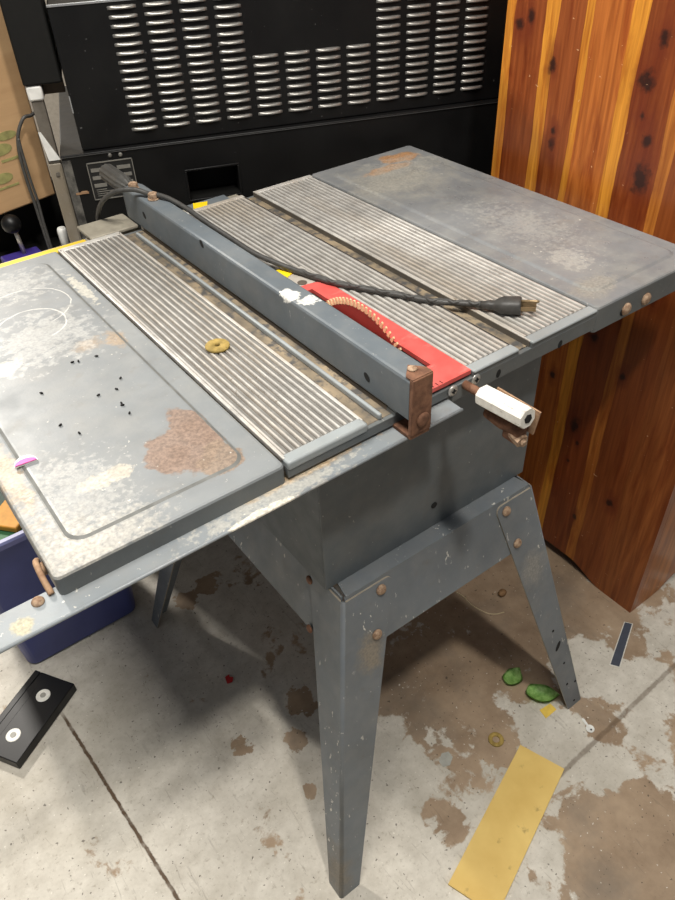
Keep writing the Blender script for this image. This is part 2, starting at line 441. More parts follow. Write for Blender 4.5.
# main table: deck with an opening for the blade, and front / back rims
b = B()
b.box(0, .195, .004, D-.004, .866, .8795); b.box(.275, .512, .004, D-.004, .866, .8795)
b.box(.195, .275, .312, D-.004, .866, .8795); b.box(.195, .275, .004, .012, .866, .8795)
b.box(.242, .512, -.004, .003, .857, .8795, .001, 1); b.box(.0, .242, -.002, .004, .866, .8795, .0008, 1)
b.box(0, .512, D-.004, D+.003, .855, .8795, .001, 1)
b.box(.1300, .1355, .002, .668, .8790, .8880, .0022, 2, 3)     # bright rim of the left slot
for q in ((.1095, .1105), (.3565, .3575), (.3805, .3818)): b.box(q[0], q[1], .0, D-.002, .8785, .8875, 0, 3)
main = S(b, 'main_table', [m_deck, m_lip, m_edge, m_slotwall])
PITCH = .0092
def comb(b, x0, x1, y0, y1, n=None, ridge=.42, flat=.28):
    n = n or max(1, round((x1-x0)/PITCH)); p = (x1-x0)/n
    b.box(x0, x1, y0, y1, .8790, .8862, 0, 1)                   # groove floor
    for i in range(n):
        a = x0+p*i+p*.14; c = a+p*ridge; e = c+p*flat
        pts = [(a-.0005, y0, .886), (a, y0, .8884), (a+.0005, y0, TT), (c-.0005, y0, TT), (c, y0, .8884), (c+.0004, y0, .886)]
        b.prism(pts, (0, y1-y0, 0), 0)  # lighter ridge colour stands in for the highlight line on each rib
        b.prism([(c+.0002, y0, .886), (c+.0002, y0, .8881), (e-.0006, y0, .8881), (e, y0, .8876), (e+.0004, y0, .886)], (0, y1-y0, 0), 4)
def endstrip(b, x0, x1, y0, y1): b.box(x0, x1, y0, y1, .8845, TT, .0022, 2, 3); b.box(x0, x1, y0+.0015, y1, .8790, .8846, 0, 3)
b = B(); comb(b, .004, XL-.004, .012, D-.012, 11, .30, .46)
b.box(0, .0046, .006, D-.006, .8818, TT, .001, 0); b.box(XL-.0046, XL, .006, D-.006, .8818, TT, .001, 0)
b.box(0, XL, -.004, .013, .877, TT, .003, 2, 3); b.box(0, XL, D-.013, D, .8805, TT, .002, 0)
S(b, 'ribbed_panel', [m_alu, m_groove, m_edge, m_lip, m_dull], main, 'left ribbed aluminium strip of the table top')
b = B(); comb(b, .150, .195, .012, D-.012, 5); comb(b, .195, .276, .375, D-.012, 9); comb(b, .276, .356, .012, D-.012, 9)
b.box(.195, .276, .318, .375, .8790, .8884, .0005, 0)
endstrip(b, .150, .194, -.005, .012); endstrip(b, .2765, .357, -.005, .012); b.box(.150, .357, D-.012, D, .8805, TT, .002, 0)
b.cyl((.2454, .327, .8880), (.2454, .327, .8892), .0075, n=18, m=1)
S(b, 'ribbed_panel', [m_alu, m_groove, m_edge, m_lip, m_dull], main, 'middle ribbed aluminium panel around the red insert')
b = B(); comb(b, .3825, .511, .012, D-.012, 14); endstrip(b, .3815, .512, -.005, .012); b.box(.3815, .512, D-.012, D, .8805, TT, .002, 0)
b.box(.3812, .3835, .0, D, .8790, .8888, .0006, 0)
S(b, 'ribbed_panel', [m_alu, m_groove, m_edge, m_lip, m_dull], main, 'right ribbed aluminium panel under the cord plug')
# screws and holes in the front rim
for x in (.2423, .2814):
    b = B(); b.cyl((x, -.003, .8745), (x, -.0055, .8745), .0075, n=20, prof=[(0, .0078), (.6, .0075), (1, .005)])
    b.box(x-.0035, x+.0035, -.0064, -.005, .8737, .8753, 0, 1); b.box(x-.0008, x+.0008, -.0064, -.005, .871, .878, 0, 1)
    S(b, 'screw', [m_steel, m_dark], main)
for x, z in ((.3222, .8655), (.4408, .862)):
    b = B(); b.prism([(x+.0038*math.cos(2*PI*k/20)+.0007*math.sin(2*PI*k/20), -.0038, z+.006*math.sin(2*PI*k/20)) for k in range(20)], (0, -.0007, 0))
    S(b, 'rim_hole', m_dark, main, 'dark mounting hole')
# red throat plate with the blade slot
b = B(); z0, z1 = .8835, .8895
b.box(.195, .2262, .0, .300, z0, z1); b.box(.2445, .2752, .0, .300, z0, z1); b.box(.2262, .2445, .0, .040, z0, z1)
pts = []
for k in range(13):
    a = PI*k/12; pts.append((.2351+.0401*math.cos(a), .300+.018*math.sin(a), z0))
b.prism(pts, (0, 0, z1-z0))
for i in range(3): b.box(.214+i*.007, .2152+i*.007, .001, .007, z1-.0002, z1+.0003, 0, 1)
S(b, 'throat_plate', [m_red, m_dark], main, 'red blade insert')
# stickers
b = B(); b.prism([(.262, .705, .8815), (.287, .698, .8815), (.299, .720, .8815), (.273, .728, .8815)], (0, 0, .0012))
S(b, 'sticker', m_yellow, None, 'small yellow sticker behind the middle panel')
b = B(); b.prism([(.232, .352, .8886), (.252, .362, .8886), (.244, .386, .8886), (.223, .382, .8886)], (0, 0, .0012))
S(b, 'sticker', m_yellow, main, 'small yellow sticker beside the insert')

# extension wings: pressed steel pans
def wing(x0, x1, mat, ztop, lip, label):
    b = B(); y0, y1 = -.002, D+.001
    R = [rr(x0+.002, x1-.002, y0+.002, y1-.002, ztop-lip, .004), rr(x0, x1, y0, y1, ztop-lip, .006), rr(x0, x1, y0, y1, ztop-.0035, .006),
         rr(x0+.001, x1-.001, y0+.001, y1-.001, ztop-.001, .006), rr(x0+.0035, x1-.0035, y0+.0035, y1-.0035, ztop, .006),
         rr(x0+.027, x1-.027, y0+.029, y1-.029, ztop, .02), rr(x0+.0285, x1-.0285, y0+.0305, y1-.0305, ztop+.0006, .019),
         rr(x0+.0320, x1-.0320, y0+.034, y1-.034, ztop+.0021, .017), rr(x0+.0345, x1-.0345, y0+.0365, y1-.0365, ztop+.0024, .016)]
    R0 = [rr(x0+.002, x1-.002, y0+.002, y1-.002, ztop-.006, .004)]+R
    b.rings(R0, mids=[1, 1, 1, 0, 0, 0, 0, 2, 0, 0])
    return S(b, 'extension_wing', [mat, m_lip, m_seam if x0 < 0 else mat], None, label)
WL = wing(-.2588, -.0025, m_wing, .8875, .0265, 'left extension wing with a brown crust and pale scuffs')
WR = wing(.5145, .7697, m_wing_r, TT, .040, 'right extension wing with an orange rust stain')
def bolt(par, p, d, r=.006, h=.004, mat=None, n=20, label=None):
    p = Vector(p); d = Vector(d).normalized(); b = B()
    b.cyl(p, p+d*h, r, n=n, prof=[(0, r), (.35, r), (.75, r*.8), (1, r*.3)])
    return S(b, 'bolt', mat or m_bolt, par, label)
for x in (.5835, .6295): bolt(WR, (x, -.002, .8635), (0, -1, 0), .0095, .006)
b = B(); b.cyl((.5775, -.0018, .8605), (.5775, -.0028, .8605), .006, n=16); S(b, 'slot_hole', m_dark, WR)

# front rail: an angle iron running out to the left
b = B()
b.prism([(-.52, -.027, .859), (-.52, -.027, .862), (-.52, .014, .862), (-.52, .014, .842), (-.52, .0105, .842), (-.52, .0105, .859)], (.758, 0, 0))
b.cyl((-.52, -.0258, .8608), (.238, -.0258, .8608), .0022, n=10)
frail = S(b, 'front_rail', m_rail, None, 'long pale front rail with chipped paint')
# rusty bracket between the left wing and the rail
b = B(); b.tube([(-.2625, .048, .872), (-.2645, .04, .876), (-.2655, .022, .872), (-.2650, .006, .8635)], .0032, 8)
b.cyl((-.259, .040, .866), (-.2668, .040, .866), .007, n=16, prof=[(0, .007), (.6, .007), (1, .004)])
S(b, 'wing_bracket', m_rustlight, None, 'rusty bracket on the left wing corner')
bolt(frail, (-.2785, .006, .8618), (0, 0, 1), .0062, .005, m_bolt)
# rear rail with a yellow scale, and a pale plate
b = B(); b.prism([(-.42, D+.002, .862), (-.42, D+.002, .8655), (-.42, .735, .8655), (-.42, .735, .845), (-.42, .7315, .845), (-.42, .7315, .862)], (.79, 0, 0))
b.box(-.42, .055, D+.0028, .712, .8656, .8835, .0015, 1); b.box(-.42, .365, .7125, .727, .8656, .8775, .001)
rail2 = S(b, 'rear_rail', [m_railbeige, m_yrail], None, 'rear rail with a yellow scale strip')
b = B(); b.box(.062, .150, .6985, .766, .880, .8865, .002); 
S(b, 'rear_bracket', m_railbeige, None, 'pale flat plate at the back of the fence')
b = B(); b.box(.262, .34, .697, .731, .8795, .8812, .0004)
S(b, 'rear_plate', m_fence, None, 'grey plate behind the middle ribbed panel')

# cabinet (open sheet-metal box)
b = B(); x0, x1, y0, y1, z0, z1 = .0643, .4644, .0392, .47, .586, .8655
t = .003
b.box(x0, x1, y0, y0+t, z0, z1, .0008); b.box(x0, x1, y1-t, y1, z0, z1, .0008)
b.box(x0, x0+t, y0+t, y1-t, z0, z1); b.box(x1-t, x1, y0+t, y1-t, z0, z1)
cab = S(b, 'cabinet', m_saw, None)
b = B(); b.cyl((.2655, y0-.0002, .6316), (.2655, y0-.0012, .6316), .0055, n=18); S(b, 'cabinet_hole', m_dark, cab)
# stand: aprons and angle-iron legs
xa, xb, ya, yb, zt = .0714, .4561, .0094, .500, .584
fxa, fxb, fya, fyb = -.052, .5762, -.120, .629
def lean(side, z):                                   # face positions of the sloping stand at height z
    k = (zt-z)/zt
    return {'L': xa+(fxa-xa)*k, 'R': xb+(fxb-xb)*k, 'F': ya+(fya-ya)*k, 'B': yb+(fyb-yb)*k}[side]
ZB = .474
def apron(side):
    b = B(); t = .0028; g = .0030
    if side in 'FB':
        s = 1 if side == 'F' else -1
        q = [(lean('L', zt)+.006, lean(side, zt)+s*g, zt), (lean('R', zt)-.006, lean(side, zt)+s*g, zt),
             (lean('R', ZB)-.012, lean(side, ZB)+s*g, ZB), (lean('L', ZB)+.012, lean(side, ZB)+s*g, ZB)]
        b.prism(q, (0, s*t, 0))
        q = [(xa+.008, lean(side, zt)+s*g, zt), (xb-.006, lean(side, zt)+s*g, zt), (xb-.014, lean(side, zt)+s*.042, zt), (xa+.016, lean(side, zt)+s*.042, zt)]
        b.prism(q, (0, 0, .0022))
    else:
        s = 1 if side == 'L' else -1
        q = [(lean(side, zt)+s*g, ya+.008, zt), (lean(side, zt)+s*g, yb-.008, zt), (lean(side, ZB)+s*g, lean('B', ZB)-.012, ZB), (lean(side, ZB)+s*g, lean('F', ZB)+.012, ZB)]
        b.prism(q, (s*t, 0, 0))
        q = [(lean(side, zt)+s*g, ya+.046, zt-.003), (lean(side, zt)+s*g, yb-.046, zt-.003), (lean(side, zt)+s*.03, yb-.05, zt-.003), (lean(side, zt)+s*.03, ya+.05, zt-.003)]
        b.prism(q, (0, 0, .0022))
    return S(b, 'apron', m_leg)
for s_ in 'FLRB': apron(s_)
def leg(sx, sy):
    X = 'L' if sx < 0 else 'R'; Y = 'F' if sy < 0 else 'B'
    ix, iy = -sx, -sy                                # directions towards the inside
    c0 = Vector((lean(X, zt), lean(Y, zt), zt)); c1 = Vector((lean(X, 0), lean(Y, 0), 0))
    b = B(); t = .0028; r0 = .014
    def flange(dirv, nrm, wt, wb):
        d = Vector(dirv); pts = []
        top = zt-.004; a = c0.lerp(c1, .004/zt)
        down = (c1-c0)/zt
        a = a+d*.0052
        pts.append(a)
        for k in range(6):                           # rounded free corner
            an = PI/2*k/5
            pts.append(a+d*(wt-.0052-r0+r0*math.sin(an))+down*(r0-r0*math.cos(an)))
        pts.append(c1+d*wb); pts.append(c1+d*.0052)
        # keep every point in the plane of the flange
        b.prism([tuple(p) for p in pts], Vector(nrm)*t, 0, 1)
    flange((ix, 0, 0), (0, iy, 0), .091 if sx < 0 else .085, .040 if sx < 0 else .043)
    flange((0, iy, 0), (ix, 0, 0), .080, .034)
    # rounded fold
    aa = c0.lerp(c1, .004/zt); rings_ = []
    for p_ in (aa, c1):
        o_ = []
        for rad in (.006, .0032):
            ks = range(7) if rad > .005 else range(6, -1, -1)
            for k in ks:
                an = PI/2*k/6
                o_.append(p_+Vector((ix*(.006-rad*math.cos(an)), iy*(.006-rad*math.sin(an)), 0)))
        rings_.append(o_)
    b.rings(rings_, True, True, 0, True)
    o = S(b, 'leg', [m_leg, m_worn])
    return o
LEGS = {(sx, sy): leg(sx, sy) for sx in (-1, 1) for sy in (-1, 1)}
nf = Vector((0, -1, .2216)).normalized()
def on_front(x, z): return Vector((x, lean('F', z), z))
for x, z in ((.1365, .5665), (.116, .4945)): bolt(LEGS[(-1, -1)], on_front(x, z)+nf*.0, nf, .0085, .006)
for x, z in ((.3931, .5659), (.4134, .4915)): bolt(LEGS[(1, -1)], on_front(x, z), nf, .0085, .006)
nl = Vector((-1, 0, .2112)).normalized()
for y, z in ((.0861, .563), (.069, .4785)): bolt(LEGS[(-1, -1)], Vector((lean('L', z), y, z)), nl, .007, .003, m_rust)
for y, z in ((.424, .563), (.441, .4785)): bolt(LEGS[(-1, 1)], Vector((lean('L', z), y, z)), nl, .007, .003, m_rust)
for x, z, r in ((.4941, .2426, .0045), (.5068, .1957, .008), (.5228, .1395, .004), (.5306, .076, .0045), (.5547, .0662, .0045), (.5512, .014, .0042)):
    p = on_front(x, z); b = B(); ex = Vector((1, 0, 0)); ez = nf.cross(ex)
    tl = .6 if r > .006 else 0
    b.prism([p+nf*.0001+ex*(r*.62*math.cos(2*PI*k/20)+tl*r*math.sin(2*PI*k/20))+ez*(r*(1.3 if tl else .62)*math.sin(2*PI*k/20)*(-1 if ez.z < 0 else 1)) for k in range(20)], nf*.0005)
    S(b, 'leg_hole', m_dark, LEGS[(1, -1)])

# saw blade with carbide tips
b = B(); cy, cz, R = .168, .797, .127; NT_ = 92; xb0 = .2335
def bp(a, r): return (xb0, cy+r*math.cos(a), cz+r*math.sin(a))
b.cyl((xb0, cy, cz), (xb0+.0022, cy, cz), .1175, n=108, smooth=False)
for i in range(NT_):
    a = 2*PI*i/NT_; w = 2*PI/NT_
    b.prism([bp(a, .1165), bp(a-.1*w, .122), bp(a+.05*w, .1270), bp(a+.36*w, .1262), bp(a+.50*w, .1165)], (.0024, 0, 0), 1)
S(b, 'saw_blade', [m_bladered, m_tooth], None, 'dark red circular blade with pale teeth')
b = B(); b.cyl((.17, cy, cz), (.30, cy, cz), .012, n=20); b.box(.19, .225, .09, .25, .64, .80, .004); S(b, 'arbor', m_dark)

# rip fence
FX0, FX1, FZ = .148, .182, .945
b = B(); z0f = .8905; y0f, y1f = -.029, .722
prof = [(FX0, z0f), (FX0, FZ-.004), (FX0+.0012, FZ-.0012), (FX0+.004, FZ), (FX1-.004, FZ), (FX1-.0012, FZ-.0012), (FX1, FZ-.004), (FX1, z0f)]
b.prism([(x, y0f, z) for x, z in prof], (0, y1f-y0f, 0))
R = []
for k in range(7):                                     # rounded-down tail
    a = PI/2*k/6; yy = y1f+.026*math.sin(a); dz = .020*(1-math.cos(a)); ins = .006*(1-math.cos(a))
    R.append([(FX0+ins, yy, z0f), (FX0+ins, yy, FZ-.004-dz), (FX0+.004+ins, yy, FZ-dz), (FX1-.004-ins, yy, FZ-dz), (FX1-ins, yy, FZ-.004-dz), (FX1-ins, yy, z0f)])
b.rings(R)
b.box(.151, .178, D+.004, .74, .8805, .893)
fence = S(b, 'rip_fence', m_fence, None, 'blue-grey box-section rip fence')
for y, z in ((.0466, .9095), (.655, .9175), (.446, .9385)):
    b = B(); b.prism([(FX0+.0005, y+.0050*math.cos(2*PI*k/20)+.002*math.sin(2*PI*k/20), z+.0055*math.sin(2*PI*k/20)) for k in range(20)], (-.001, 0, 0))
    S(b, 'fence_hole', m_dark, fence)
b = B(); b.box(.1482, .1785, -.0345, -.0285, .868, FZ+.0008, .0012); b.prism([(.1485, -.033, FZ), (.1785, -.033, FZ), (.1785, -.022, FZ), (.165, -.006, FZ), (.1485, -.022, FZ)], (0, 0, .0018))
b.box(.1485, .1785, -.033, .010, .8625, .868, .001)
BOLTXY = ((.1585, .706), (.164, .640))
cap = S(b, 'end_cap', m_rust, fence, 'rusty brown end cap')
bolt(fence, (.165, -.0345, .887), (0, -1, 0), .0095, .004, m_rust, 20, 'rusty bolt head')
bolt(fence, (.163, -.016, FZ+.0022), (0, 0, 1), .0058, .0025, m_bolt)
for x, y in BOLTXY:
    b = B(); b.cyl((x, y, FZ), (x, y, FZ+.0025), .0095, n=20); b.cyl((x, y, FZ+.0025), (x, y, FZ+.0115), .0082, n=6, smooth=False, prof=[(0, .0082), (.8, .0082), (1, .0068)])
    S(b, 'bolt', m_bolt, fence)
b = B(); n = 24                                        # fluted lock handle at the far end
p0, p1 = Vector((.162, .735, .938)), Vector((.157, .822, .9445)); d = p1-p0; ax = d.normalized(); u = Vector((0, 0, 1)); v = ax.cross(u)
def hr(k, r): return r*(1-.09*(k % 2))
b.rings([[p0+d*t_+(u*math.cos(2*PI*k/n)+v*math.sin(2*PI*k/n))*hr(k, r) for k in range(n)] for t_, r in ((0, .009), (.1, .013), (.25, .0165), (.9, .0165), (.97, .0155), (1, .012))], True, True, 0, False)
S(b, 'lock_handle', simple('grey_handle', (78, 77, 74), .45, .1), fence, 'grey fluted handle')

# control knob on the front: rusty shaft, white octagonal grip, rusty bracket and nut
b = B(); kx = .262; a0, a1 = Vector((kx, -.033, .8765)), Vector((kx, -.106, .8830)); d = a1-a0; ax = d.normalized()
u = Vector((1, 0, 0)); v = ax.cross(u)
def octr(p, r): return [p+(u*math.cos(2*PI*(k+.5)/8)+v*math.sin(2*PI*(k+.5)/8))*r for k in range(8)]
b.rings([octr(a0, .0115), octr(a0+d*.04, .0138), octr(a0+d*.97, .0138), octr(a1, .0128)])
knob = S(b, 'control_knob', m_white, None, 'white octagonal grip with chipped paint')
b = B(); b.cyl((kx, -.004, .8755), a0+d*.08, .0058, n=16); S(b, 'shaft', m_rust, knob)
b = B(); b.cyl(a1-d*.02, a1+ax*.0012, .006, n=6, smooth=False); S(b, 'socket', m_dark, knob)
b = B()                                                # bracket: a flat plate beside the grip bent round underneath
q0 = a0+Vector((.0150, -.010, .009)); q1 = a1+Vector((.0160, -.004, .003))
w = Vector((-.002, .004, -.034))
b.prism([q0, q1, q1+w, q0+w], (.002, 0, 0), 1)
b.tube([a0+Vector((.004, -.010, -.021)), a0+d*.5+Vector((.004, 0, -.024)), a1+Vector((.004, .010, -.023))], lambda t_: .011-.002*abs(2*t_-1), 14, 0)
b.box(kx-.004, kx+.012, -.100, -.074, .838, .862, .003)
S(b, 'bracket', [m_rust, m_rustlight], knob, 'rusty bracket under the grip')
b = B(); b.cyl((kx+.003, -.086, .848), (kx+.001, -.103, .846), .0085, n=6, smooth=False); b.cyl((kx+.001, -.100, .8462), (kx+.0005, -.107, .845), .0042, n=12)
S(b, 'nut', m_bolt, knob)

# power cord: over the back of the fence and along the ribbed top
cp = [(.112, .812, .80), (.1107, .795, .865), (.1065, .760, .905), (.1095, .722, .936), (.1245, .692, .9545), (.1460, .672, .9570), (.1618, .6515, .952), (.176, .626, .951), (.1895, .589, .943),
      (.2030, .524, .928), (.2150, .482, .916), (.2250, .4304, .906), (.2409, .3872, .899), (.2562, .3503, .8945), (.2734, .2941, .8935), (.2947, .2515, .8935),
      (.3256, .1957, .8935), (.3474, .1563, .8935), (.3734, .123, .8945), (.394, .092, .897)]
b = B(); b.tube(cp, .0042, 12)
# moulded ridges of the twisted two-core lead
Lp = cp[13:]; q = []
for i in range(len(Lp)-1):
    A, C_ = Vector(Lp[i]), Vector(Lp[i+1])
    for k in range(10): q.append(A.lerp(C_, k/10))
tw = [p+Vector((0, 0, .0012))+Vector((math.cos(i*.85)*.0022, math.cos(i*.85)*.0012, abs(math.sin(i*.85))*.0018)) for i, p in enumerate(q)]
b.tube(tw, .0027, 8, 0, 2)
cord = S(b, 'power_cord', m_cord, None, 'black power cord')
pl0, pl1 = Vector((.394, .092, .8975)), Vector((.4265, .051, .9025)); d = pl1-pl0; ax = d.normalized(); sd = ax.cross(Vector((0, 0, 1))).normalized(); up = sd.cross(ax)
def sec(t_, w_, h_, n=20): return [pl0+d*t_+sd*(w_*math.copysign(abs(math.cos(2*PI*k/n))**.7, math.cos(2*PI*k/n)))+up*(h_*math.copysign(abs(math.sin(2*PI*k/n))**.7, math.sin(2*PI*k/n))) for k in range(n)]
b = B(); b.rings([sec(-.16, .0048, .0048), sec(0, .0058, .0056), sec(.08, .0075, .007), sec(.12, .0065, .006), sec(.2, .0068, .006), sec(.3, .011, .0085), sec(.42, .0136, .0105), sec(.84, .0136, .0108), sec(.88, .0126, .0098)], True, True, 0, True)
S(b, 'plug', m_cord, cord, 'black three-pin plug')
e = pl0+d*.88
b = B()
for s_ in (-.0062, .0062):
    c = e+sd*s_-up*.002
    b.prism([c-sd*.0008-up*.003, c+sd*.0008-up*.003, c+sd*.0008+up*.003, c-sd*.0008+up*.003], ax*.020)
b.cyl(e+up*.0062, e+up*.0062+ax*.024, .0023, n=12, prof=[(0, .0023), (.85, .0023), (1, .0012)])
S(b, 'prong', m_plug_prong, cord, 'metal prongs')

# ------------------------------------------------------------------ small things lying on the saw
b = B(); n = 28
def ring(r, z): return [(r*math.cos(2*PI*k/n), r*math.sin(2*PI*k/n), z) for k in range(n)]
def washer(R, r, h, m):
    b = B(); b.rings([ring(r, 0), ring(R*.97, 0), ring(R, h*.3), ring(R, h*.7), ring(R*.95, h), ring(r*1.15, h), ring(r, h*.8), ring(r, 0)], False, False, 0, True); return b
single(washer(.0165, .0036, .0035, 0), 'washer', m_brass, 'dull brass washer lying on the left ribbed strip of the saw table', 'washer', (.0573, .2508, .889))
t_ = thing('plastic_chip', 'small white and magenta half-round chip on left wing of saw', 'plastic chip', (-.2245, .1735, .8901), -.1)
pts = [(.0125*math.cos(PI*k/12), .0150*math.sin(PI*k/12), 0) for k in range(13)]
B().prism(pts, (0, 0, .0016)).build('chip_body', m_cap, t_)
B().prism([(x*.94, y*.55, .0016) for x, y, z in pts], (0, 0, .0012)).build('magenta_face', m_magenta, t_, label='magenta lower half')
b = B(); b.sphere((0, 0, .0013), .0013, 0, (2.1, 1, 1), 10, 6)
pel = b.build('pellet', m_dark)
for i, (x, y) in enumerate([(-.109, .3376), (-.1019, .3348), (-.0787, .3309), (-.075, .2627), (-.0888, .2434), (-.1114, .2457), (-.0961, .2121), (-.0968, .2076), (-.0969, .1874), (-.1651, .2952), (-.1699, .2174), (-.1581, .1888)]):
    o = pel if i == 0 else pel.copy()
    if i: COL.objects.link(o)
    o.location = (x, y, .8899); o.rotation_euler = (0, 0, i*1.3)
    tag(o, 'tiny black pellet scattered on the grey left wing of the saw', 'pellet', 'black pellets on the left wing')

# ------------------------------------------------------------------ louvred machine behind
RZ = math.atan2(-.342, .94); MO = Vector((.16, .95, 0))
def mloc(u, v, z=0): return MO+Vector((.94*u+.342*v, -.342*u+.94*v, z))
low = thing('metal_cabinet', 'long low black metal cabinet behind the saw, its top forming a narrow ledge', 'cabinet', MO, RZ)
LZ = .9445
b = B(); hu0, hu1, hz0, hz1 = .1935, .298, .826, .884
U0, U1, V1 = -.039, 1.09, .54
b.box(U0, hu0, 0, .004, 0, LZ-.004); b.box(hu1, U1, 0, .004, 0, LZ-.004); b.box(hu0, hu1, 0, .004, 0, hz0); b.box(hu0, hu1, 0, .004, hz1, LZ-.004)
b.box(U0, U0+.004, .004, V1, 0, LZ-.004); b.box(U1-.004, U1, .004, V1, 0, LZ-.004); b.box(U0, U1, V1-.004, V1, 0, LZ-.004)
b.box(U0-.001, U1+.001, -.0015, V1, LZ-.006, LZ, .002)
b.box(U0-.0006, U0+.016, -.0012, 0, .55, .935, 0, 1)                     # worn left edge
b.box(U0-.001, U1, -.0022, -.0012, LZ-.0042, LZ-.0028, 0, 2)             # bare top edge
b.build('body', [m_black, m_scuff, simple('worn_edge', (74, 74, 74), .45, .3)], low)
b = B(); b.box(hu0, hu1, .055, .058, hz0, hz1); b.box(hu0, hu1, .004, .058, hz0-.003, hz0); b.box(hu0, hu1, .004, .058, hz1, hz1+.003)
b.box(hu0-.003, hu0, .004, .058, hz0, hz1); b.box(hu1, hu1+.003, .004, .058, hz0, hz1)
for q in ((hu0-.004, hu1+.004, hz0-.004, hz0), (hu0-.004, hu1+.004, hz1, hz1+.004), (hu0-.004, hu0, hz0, hz1), (hu1, hu1+.004, hz0, hz1)):
    b.box(q[0], q[1], -.003, .001, q[2], q[3], .001, 1)
b.build('handle_recess', [m_matte, m_black], low)
b = B(); b.box(.004, .092, -.0018, 0, .853, .926, .0006)
for (u0, u1, z0, z1) in ((.004, .092, .924, .926), (.004, .092, .853, .8548), (.004, .0056, .853, .926), (.0904, .092, .853, .926)): b.box(u0, u1, -.003, -.0016, z0, z1, 0, 1)
for zz in (.911, .896, .881):
    for u0, u1 in ((.010, .034), (.060, .086)): b.box(u0, u1, -.0026, -.0016, zz-.0035, zz+.0035, 0, 1)
for k in range(4): b.box(.012, .012+.02+.012*(k % 3), -.0024, -.0016, .860+k*.004, .8612+k*.004, 0, 1)
b.build('rating_plate', [m_plate, m_platem], low, label='black plate with small grey panels')
for u, z in ((.052, .935), (.072, .934)):
    b = B(); b.cyl((u, 0, z), (u, -.003, z), .004, n=14, prof=[(0, .004), (.6, .004), (1, .002)]); b.build('screw', m_scuff, low)
b = B(); b.box(-.0285, -.004, -.0022, -.001, .868, .872, 0); b.box(-.018, -.006, -.003, -.001, .8685, .874, .0005); b.build('latch', simple('tan_chip', (150, 118, 88), .6), low)

upm = thing('vented_metal_box', 'black metal box with rows of bright louvres, resting on the long black cabinet', 'vented box', mloc(0, 0, LZ), RZ)
H1 = 1.190-LZ; V0 = .012
b = B(); b.box(.003, 1.07, V0, .50, .0005, H1, .0025)
b.box(.003, 1.07, V0-.0015, V0+.003, H1-.0025, H1+.0015, .0006, 1)
b.box(.0025, .0045, V0-.001, V0+.002, .07, .10, 0, 1)
b.build('body', [m_black, m_blackedge], upm)
cols = [(.1035+.06268*i, .1540+.06268*i) for i in range(12)]
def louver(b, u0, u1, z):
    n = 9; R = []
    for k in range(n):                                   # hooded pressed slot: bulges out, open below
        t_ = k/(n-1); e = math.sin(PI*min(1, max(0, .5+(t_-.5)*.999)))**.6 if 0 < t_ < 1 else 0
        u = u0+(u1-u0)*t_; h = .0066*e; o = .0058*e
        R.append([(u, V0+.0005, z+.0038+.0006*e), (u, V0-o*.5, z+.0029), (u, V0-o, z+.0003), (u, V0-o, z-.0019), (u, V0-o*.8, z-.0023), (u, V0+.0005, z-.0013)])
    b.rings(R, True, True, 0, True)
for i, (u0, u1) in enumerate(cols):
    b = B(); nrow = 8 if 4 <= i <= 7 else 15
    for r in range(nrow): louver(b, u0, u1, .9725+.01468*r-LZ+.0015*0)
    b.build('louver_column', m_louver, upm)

# upright rack with a black speaker-like box on it
rack = thing('rack_upright', 'narrow beige metal upright with a white cap left of the black cabinet', 'rack', mloc(-.055, .035), RZ)
b = B(); b.box(-.0125, .0125, -.012, .012, 0, .925, .002); b.build('lower_post', m_post, rack)
b = B(); b.box(-.011, .011, -.011, .012, .925, 1.040, .002); b.build('upper_post', m_postdark, rack)
b = B(); b.box(-.014, .014, -.015, .014, 1.040, 1.066, .004); b.build('cap', m_cap, rack, label='white plastic cap')
b = B(); b.prism([(-.0135, -.014, .985), (-.009, -.014, .985), (.0135, -.014, .932), (-.0085, -.014, .932)], (0, .003, 0)); b.build('gusset', m_cap, rack, label='triangular gusset coloured pale for its glare')  # white colour stands in for glare on the metal plate
b = B(); b.cyl((.001, -.012, .905), (.001, -.0145, .905), .004, n=14); b.build('screw', m_postdark, rack)
b = B(); b.box(.0115, .052, .03, .05, 1.040, 1.062, .001); b.box(-.009, .014, .0145, .10, 1.040, 1.062, .001); b.build('crossbar', m_brownbar, rack)
single(B().box(-.034, .036, -.052, .055, 0, .42, .004), 'black_box', m_matte, 'tall matte black box standing on the white-capped upright, top left', 'box', mloc(-.0375, .07, 1.0665), RZ)

# ------------------------------------------------------------------ left background
blk = single(B().box(-.02, .165, 1.19, 1.50, 0, .8285, .006), 'storage_case', m_matte, 'black case standing under the cardboard box at the far left', 'case', (0, 0, 0))
cb = thing('cardboard_box', 'brown cardboard box with green print at the far left behind the saw', 'box', (.06, 1.08, .829), math.radians(15))
B().box(-.085, .075, .0, .34, 0, .50, .004).build('carton', m_cardb, cb)
b = B(); y = -.0008
def oval(cx, cz, rx, rz_, n=24): return [(cx+rx*math.cos(2*PI*k/n), y, cz+rz_*math.sin(2*PI*k/n)) for k in range(n)]
b.prism(oval(.004, .140, .022, .008), (0, .0012, 0)); b.prism(oval(-.018, .118, .026, .011), (0, .0012, 0)); b.box(-.022, .020, y, y+.001, .094, .099, 0)
b.prism(oval(-.03, .066, .022, .010), (0, .0012, 0)); b.box(-.05, .0, y, y+.001, .046, .050, 0)
b.build('print', m_green_print, cb, label='faded green printing')
cr = single(B().box(-.04, .125, 1.032, 1.17, 0, .715, .006), 'crate', m_matte, 'low black crate behind the saw, under the ball-topped lever', 'crate', (0, 0, 0))
js = thing('control_stick', 'black ball-topped lever on a purple base at the far left edge', 'lever', (.0166, 1.062, .7155))
B().box(-.040, .040, -.018, .022, 0, .026, .004).build('base', m_purple, js)
